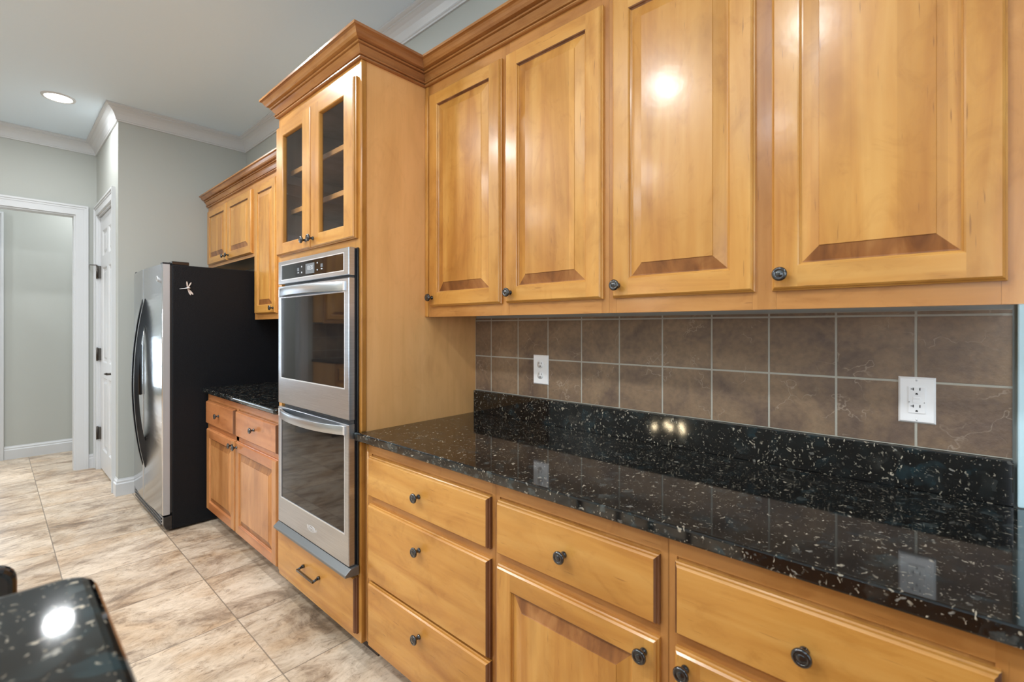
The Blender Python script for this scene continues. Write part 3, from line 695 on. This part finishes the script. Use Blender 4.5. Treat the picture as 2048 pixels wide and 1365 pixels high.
# ---- double oven
OX0, OX1, OF = -2.355, -1.690, -.656
t = thing('double_wall_oven', 'stainless steel double wall oven with dark glass doors in the maple tower', 'oven', ((OX0+OX1)/2, OF, .357))
b = MB().box(OX0+.012, OX1-.004, TF-.016, -.10, .362, 1.630, black_satin); b.box(OX0-.002, OX1+.010, TF-.008, TF-.002, .355, 1.634, black_gloss); b.build('housing', t, bevel=.001)
def framed_front(parent, name, x0, x1, z0, z1, gx0, gx1, gz0, gz1, yb, yf):
    b = MB()
    def R(a, c, d_, e, y): return [(a,y,d_),(c,y,d_),(c,y,e),(a,y,e)]
    A = [R(x0,x1,z0,z1,yb), R(x0,x1,z0,z1,yf+.003), R(x0+.002,x1-.002,z0+.002,z1-.002,yf), R(gx0,gx1,gz0,gz1,yf), R(gx0+.003,gx1-.003,gz0+.003,gz1-.003,yf+.004)]
    for P_, Q_ in zip(A[:-1], A[1:]):
        for k in range(4): b.face([P_[k], P_[(k+1)%4], Q_[(k+1)%4], Q_[k]], steel)
    b.face(A[0][::-1], steel)
    o = b.build(name, parent)
    MB().box(gx0+.003, gx1-.003, yf+.0025, yf+.006, gz0+.003, gz1-.003, oven_glass).build('glass_panel', o)
    # bright bead round the glass
    q = MB()
    for bx_ in ((gx0-.001, gx0+.003, gz0-.001, gz1+.001), (gx1-.003, gx1+.001, gz0-.001, gz1+.001)): q.box(bx_[0], bx_[1], yf-.0008, yf+.003, bx_[2], bx_[3], silver)
    for bz_ in ((gz0-.001, gz0+.003), (gz1-.003, gz1+.001)): q.box(gx0+.003, gx1-.003, yf-.0008, yf+.003, bz_[0], bz_[1], silver)
    q.build('glass_bead', o)
    return o
cp = framed_front(t, 'control_panel', OX0, OX1, 1.526, 1.634, OX0+.034, OX1-.036, 1.543, 1.615, TF-.016, OF)
sc = MB().box(-2.066, -1.982, OF+.0012, OF+.0024, 1.5555, 1.600, screen_m).build('display', cp)
def text(body, size, x, y, z, m, parent, name, shear=0, ext=.0004):
    c = bpy.data.curves.new(name, 'FONT'); c.body = body; c.size = size; c.align_x = 'CENTER'; c.align_y = 'CENTER'; c.shear = shear; c.extrude = ext
    o = bpy.data.objects.new(name, c); COL.objects.link(o)
    me = bpy.data.meshes.new_from_object(o.evaluated_get(bpy.context.evaluated_depsgraph_get())); bpy.data.objects.remove(o)
    me.materials.clear(); me.materials.append(m)
    o = bpy.data.objects.new(name, me); COL.objects.link(o); o.parent = parent
    o.rotation_euler = (PI/2, 0, 0); o.location = Vector((x, y, z)) - Vector(parent['_org'])
    return o
glow = plain('white_digits', (.55,.58,.62), .4, emit=((.9,.95,1), .08))
text('10:35', .026, -2.022, OF+.0010, 1.580, glow, sc, 'clock_digits')
for x, z, w_, h_ in ((-2.105,1.592,.0035,.003),(-2.105,1.566,.0035,.003),(-1.955,1.596,.0035,.003),(-1.955,1.566,.0035,.003)):
    MB().box(x-w_, x+w_, OF+.0012, OF+.0024, z-h_, z+h_, glow).build('touch_icon', cp)
for x in (-2.14, -1.915):
    MB().box(x-.009, x+.009, OF+.0012, OF+.0024, 1.574, 1.589, screen_m).build('touch_icon', cp); MB().box(x-.006, x+.006, OF+.0012, OF+.0024, 1.565, 1.569, glow).build('touch_icon', cp)
def bow_handle(parent, z, h, bow=.048):
    n = 28; x0, x1 = OX0+.020, OX1-.030; b = MB(); up, lo = [], []
    for i in range(n+1):
        u = i/n; x = x0+(x1-x0)*u; y = OF-.004-bow*(1-abs(2*u-1)**2.4)
        up.append((x, y)); lo.append((x, y+.012 if 0 < i < n else y+.006))
    for i in range(n):
        (xa, ya), (xb, yb_) = up[i], up[i+1]; (_, za), (_, zb) = lo[i], lo[i+1]
        zt, zb_ = z+h/2, z-h/2
        b.face([(xa,ya,zb_),(xb,yb_,zb_),(xb,yb_,zt),(xa,ya,zt)], steel, True)
        b.face([(xa,za,zt),(xb,zb,zt),(xb,zb,zb_),(xa,za,zb_)], steel, True)
        b.face([(xa,ya,zt),(xb,yb_,zt),(xb,zb,zt),(xa,za,zt)], steel); b.face([(xa,za,zb_),(xb,zb,zb_),(xb,yb_,zb_),(xa,ya,zb_)], steel)
    for x in (x0, x1):
        b.box(x-.006, x+.006, OF-.006, OF+.001, z-h/2, z+h/2, silver)
    return b.build('handle', parent, bevel=.0015, seg=2)
d1 = framed_front(t, 'upper_door', OX0, OX1, .961, 1.515, OX0+.030, OX1-.030, 1.080, 1.462, TF-.016, OF)
bow_handle(d1, 1.483, .036)
d2 = framed_front(t, 'lower_door', OX0, OX1, .394, .943, OX0+.030, OX1-.030, .512, .905, TF-.016, OF)
bow_handle(d2, .918, .036)
text('Whirlpool', .022, -2.005, OF-.0002, .452, silver, d2, 'maker_logo', shear=.3, ext=.0006)
sw = MB()
pts = [(-2.005+.036*math.cos(a), .452+.012*math.sin(a)) for a in [PI*(.15+1.75*k/20) for k in range(21)]]
sw.tube([(x, OF-.0006, z) for x, z in pts], .0006, silver, 5); sw.build('logo_swoosh', d2)
MB().prism([(TF-.004, .392), (OF+.002, .390), (OF-.022, .372), (OF-.022, .362), (TF-.004, .356)], 'x', OX0-.004, OX1+.014, trim_grey).build('vent_trim', t, bevel=.002)

# ---- left base, worktop, backsplash
t = base_unit('reddish maple base cabinet with two drawers over two doors, between fridge and oven tower', -3.662, -2.456,
          [(-3.645, -3.105, .677, .829, (-3.375, .758)), (-3.072, -2.476, .677, .829, (-2.775, .758))],
          [(-3.632, -3.092, .107, .648, -3.12, .617), (-3.076, -2.476, .107, .648, -3.045, .617)], .03, .02, redwood_x, redwood_z)
w = bull([(-2.452, -.020), (-3.672, -.020), (-3.672, -.622), (-3.667, -.632), (-3.657, -.637), (-2.468, -.637), (-2.452, -.628)], 'worktop', CBOT, CTOP, (-3.06, -.3, CBOT))
tag(w, 'short black speckled granite worktop between the fridge and oven tower', 'worktop')
w = MB().box(-3.672, -2.452, -.020, -.001, CBOT+.002, 1.018, granite_m).build('granite_upstand', org=(-3.06, -.01, CTOP), bevel=.0025)
tag(w, 'short black granite upstand behind the worktop beside the fridge', 'backsplash')
o = tiles('tile_backsplash', [-3.672+.1743*k for k in range(8)], [1.019, 1.1845, 1.3525, 1.375], -.009, (-3.06, 0, 1.019))
tag(o, 'shadowed tile backsplash between the fridge and oven tower', 'backsplash')
# ---- left uppers
G_L = 'maple upper cabinets left of the oven tower'
upper_unit('short two-door maple cabinet mounted above the refrigerator', -4.757, -3.662, 1.833,
           [(-4.722, -4.228, 1.858, 2.325, -4.262, 1.893), (-4.204, -3.694, 1.858, 2.325, -4.172, 1.893)], [(-4.757, -4.70), (-4.24, -4.19), (-3.705, -3.662)], G_L)
upper_unit('tall two-door maple upper cabinet between fridge top and oven tower', -3.662, -2.456, 1.376,
           [(-3.624, -3.254, 1.415, 2.325, -3.285, 1.450), (-3.052, -2.500, 1.415, 2.325, -3.02, 1.450)], [(-3.662, -3.61), (-3.262, -3.04), (-2.51, -2.456)], G_L)
o = MB().sweep([(a, KZ+c) for a, c in KP], [(-4.760, UF-.0005), (-2.452, UF-.0005)], crown_x).build('crown_moulding', org=(-3.6, UF, KZ))
tag(o, 'wooden crown moulding above the cabinets over the refrigerator', 'moulding')

# ---- refrigerator
RX0, RX1 = -4.600, -3.677
t = thing('refrigerator', 'stainless side-by-side refrigerator with black pebbled sides', 'refrigerator', ((RX0+RX1)/2, -.86, 0))
MB().box(RX0, RX1, -.798, -.06, .012, 1.727, black_pebble).build('body', t, bevel=.004)
MB().box(RX0+.006, RX1-.006, -.812, -.797, .12, 1.722, black_satin).build('door_gasket', t)
g = MB().prism([(-.800, .012), (-.832, .020), (-.846, .05), (-.846, .100), (-.800, .104)], 'x', RX0+.004, RX1-.0005, black_gloss); g.build('kick_grille', t, bevel=.002)
gl = MB()
for z in (.04, .06, .08): gl.box(RX0+.05, RX1-.05, -.849, -.845, z-.004, z+.004, black_satin)
gl.build('grille_slats', t)
def fridge_door(x0, x1):
    n = 18; b = MB(); fr = []
    for i in range(n+1):
        u = i/n; U = (x0+(x1-x0)*u-RX0)/(RX1-RX0); fr.append((x0+(x1-x0)*u, -.8475-.020*(1-(2*U-1)**2)))
    poly = [(x0, -.8115)] + fr + [(x1, -.8115)]
    z0, z1 = .112, 1.727
    for i in range(len(poly)-1):
        p, q = poly[i], poly[i+1]; b.face([(*p, z0), (*q, z0), (*q, z1), (*p, z1)], fridge_steel if 0 < i < len(poly)-2 else satin_grey, 0 < i < len(poly)-2)
    b.face([(*poly[-1], z0), (*poly[0], z0), (*poly[0], z1), (*poly[-1], z1)], fridge_steel)
    b.face([(*p, z0) for p in poly][::-1], fridge_steel); b.face([(*p, z1) for p in poly], fridge_steel)
    return b.build('door', t)
def fridge_handle(parent, xc):
    n = 26; zt, zb = 1.565, .300; out, inn = [], []
    for i in range(n+1):
        u = i/n; z = zt+(zb-zt)*u; out.append((-.852-.076*(math.sin(PI*u)**.72), z))
    for i in range(n+1):
        u = i/n; z = (zt-.18)+(zb+.19-(zt-.18))*u; inn.append((-.852-.052*(math.sin(PI*u)**.6), z))
    b = MB(); xa, xb = xc-.016, xc+.016
    for i in range(n):
        for L, fl_ in ((out, 0), (inn, 1)):
            p, q = L[i], L[i+1]; b.face([(xa, *p), (xb, *p), (xb, *q), (xa, *q)], black_gloss, True)
        b.face([(xb, *out[i]), (xb, *out[i+1]), (xb, *inn[i+1]), (xb, *inn[i])], black_gloss)
        b.face([(xa, *out[i]), (xa, *inn[i]), (xa, *inn[i+1]), (xa, *out[i+1])], black_gloss)
    return b.build('handle', parent)
da = fridge_door(RX0+.003, -4.146); db = fridge_door(-4.136, RX1-.002)
fridge_handle(db, -4.100); fridge_handle(da, -4.182)
ds = MB().box(-4.44, -4.235, -.878, -.855, .835, 1.20, black_gloss).build('water_dispenser', da, bevel=.006)
bd = MB().lathe([(0,0),(.016,0),(.019,.003),(.016,.005),(.013,.003),(0,.003)], (-3.80, -.853, 1.640), (0,-1,0), silver, 24).build('maker_badge', db)
for x0, x1, y0, y1 in ((-3.775, -3.680, -.846, -.705), (-4.597, -4.51, -.846, -.705)):
    b = MB().box(x0, x1, -.800, y1, 1.727, 1.750, black_gloss); b.box(x0+.02, x1-.02, y0, -.800, 1.728, 1.741, black_satin); b.build('hinge_cover', t, bevel=.003)
# dragonfly magnet on the fridge side
t = thing('dragonfly_magnet', 'small silver dragonfly magnet on the black side of the refrigerator', 'magnet', (RX1, -.716, 1.578))
def wing(y, z, ang, L, w):
    c = []
    for k in range(16):
        a = 2*PI*k/16; u = L*(.5+.5*math.cos(a)); v = w*math.sin(a)*(.45+.55*u/L)
        c.append((y+u*math.cos(ang)-v*math.sin(ang), z+u*math.sin(ang)+v*math.cos(ang)))
    return c
for (a, L, w_) in ((math.radians(-52), .052, .0065), (math.radians(-68), .048, .0065), (math.radians(62), .045, .005), (math.radians(95), .045, .005)):
    MB().prism(wing(-.716, 1.578, a, L, w_), 'x', RX1+.001, RX1+.004, silver).build('wing', t)
MB().tube([(RX1+.004, -.760, 1.571), (RX1+.005, -.74, 1.574), (RX1+.006, -.722, 1.578), (RX1+.007, -.708, 1.580), (RX1+.005, -.700, 1.580)], [.0015,.002,.004,.0055,.003], silver, 8).build('body', t)

# ---- cabinets on the left wall past the cased opening, mirrored in the oven glass
def turn(o, x, y, z=None): o.rotation_euler = (0, 0, PI/2); o.location = (x, y, o.location.z if z is None else z)
YC = -3.05
t = base_unit('maple base cabinet past the cased opening, mirrored in the upper oven door', -.60, .60,
    [(-.57, -.02, .677, .829, (-.30, .755)), (.02, .57, .677, .829, (.30, .755))], [(-.57, -.02, .118, .648, -.05, .61), (.02, .57, .118, .648, .05, .61)], .03, .03, group='maple base cabinets')
turn(t, XL+.603, YC)
t = upper_unit('maple upper cabinet past the cased opening, mirrored in the upper oven door', -.60, .60, UB,
    [(-.57, -.02, UZ0, UZ1, -.05, 1.447), (.02, .57, UZ0, UZ1, .05, 1.447)], [(-.60, -.55), (-.03, .03), (.55, .60)], 'maple upper cabinets past the opening')
turn(t, XL+.309, YC)
w = MB().box(-.61, .61, -.637, -.002, CBOT, CTOP, granite_m).build('worktop', org=(0, 0, CBOT), bevel=.011, seg=4); turn(w, XL+.001, YC)
tag(w, 'black granite worktop past the cased opening, mirrored in the upper oven door', 'worktop')
o = tiles('tile_backsplash', [-.60+.1714*k for k in range(8)], [CTOP+.001, 1.02, 1.19, 1.362], -.009, (0, 0, CTOP)); turn(o, XL, YC)
tag(o, 'tile backsplash past the cased opening, mirrored in the upper oven door', 'backsplash')

# ---- raised granite bar in the foreground, with the stool beside it
IZ = 1.070
def rc(x, y, r, a0): return [(x+r*math.cos(a0+PI/2*k/6), y+r*math.sin(a0+PI/2*k/6)) for k in range(7)]
ix0, iy1 = -.662, -1.507
poly = rc(ix0+.028, iy1-.028, .028, PI/2)[0:] + rc(ix0+.028, -2.02, .028, PI) + [(1.4, -2.048), (1.4, iy1)]
t = thing('breakfast_bar', 'dark granite topped bar with rounded corner in the left foreground', 'counter', (.3, -1.78, 0))
MB().prism(poly, 'z', IZ-.034, IZ, granite_m).build('granite_top', t, bevel=.012, seg=4)
MB().box(-.56, 1.38, -1.86, -1.62, 0, IZ-.034, side_wood).build('pony_wall', t)
t = thing('bar_stool', 'glossy black stool back showing past the granite bar at the left edge', 'stool', (-.93, -1.80, 0))
b = MB(); yr = -1.557
poly = [(yr-.018+.018*math.cos(a), 1.0) for a in [0]]
bk = []
prof = [(yr, .74), (yr, .985)] + [(yr-.022+.022*math.cos(a), .985+.022*math.sin(a)) for a in [PI/2*k/6 for k in range(1, 7)]]
prof += [(-2.03+.022*math.cos(a), .985+.022*math.sin(a)) for a in [PI/2+PI/2*k/6 for k in range(0, 7)]] + [(-2.052, .74)]
MB().prism(prof, 'x', -.935, -.908, black_gloss).build('backrest', t, bevel=.009, seg=3)
MB().box(-1.33, -.93, -2.02, -1.59, .66, .70, black_gloss).build('seat', t, bevel=.012, seg=3)
for x, y in ((-.921, -1.60), (-.921, -2.01), (-1.30, -1.62), (-1.30, -1.99)):
    MB().tube([(x, y, 0), (x, y, .75 if x > -1 else .662)], .016, black_gloss, 10).build('leg', t)
MB().tube([(-1.30, -1.62, .25), (-.921, -1.60, .25), (-.921, -2.01, .25), (-1.30, -1.99, .25), (-1.30, -1.62, .25)], .010, black_gloss, 8).build('foot_rail', t)

for o in bpy.data.objects:
    if '_org' in o: del o['_org']
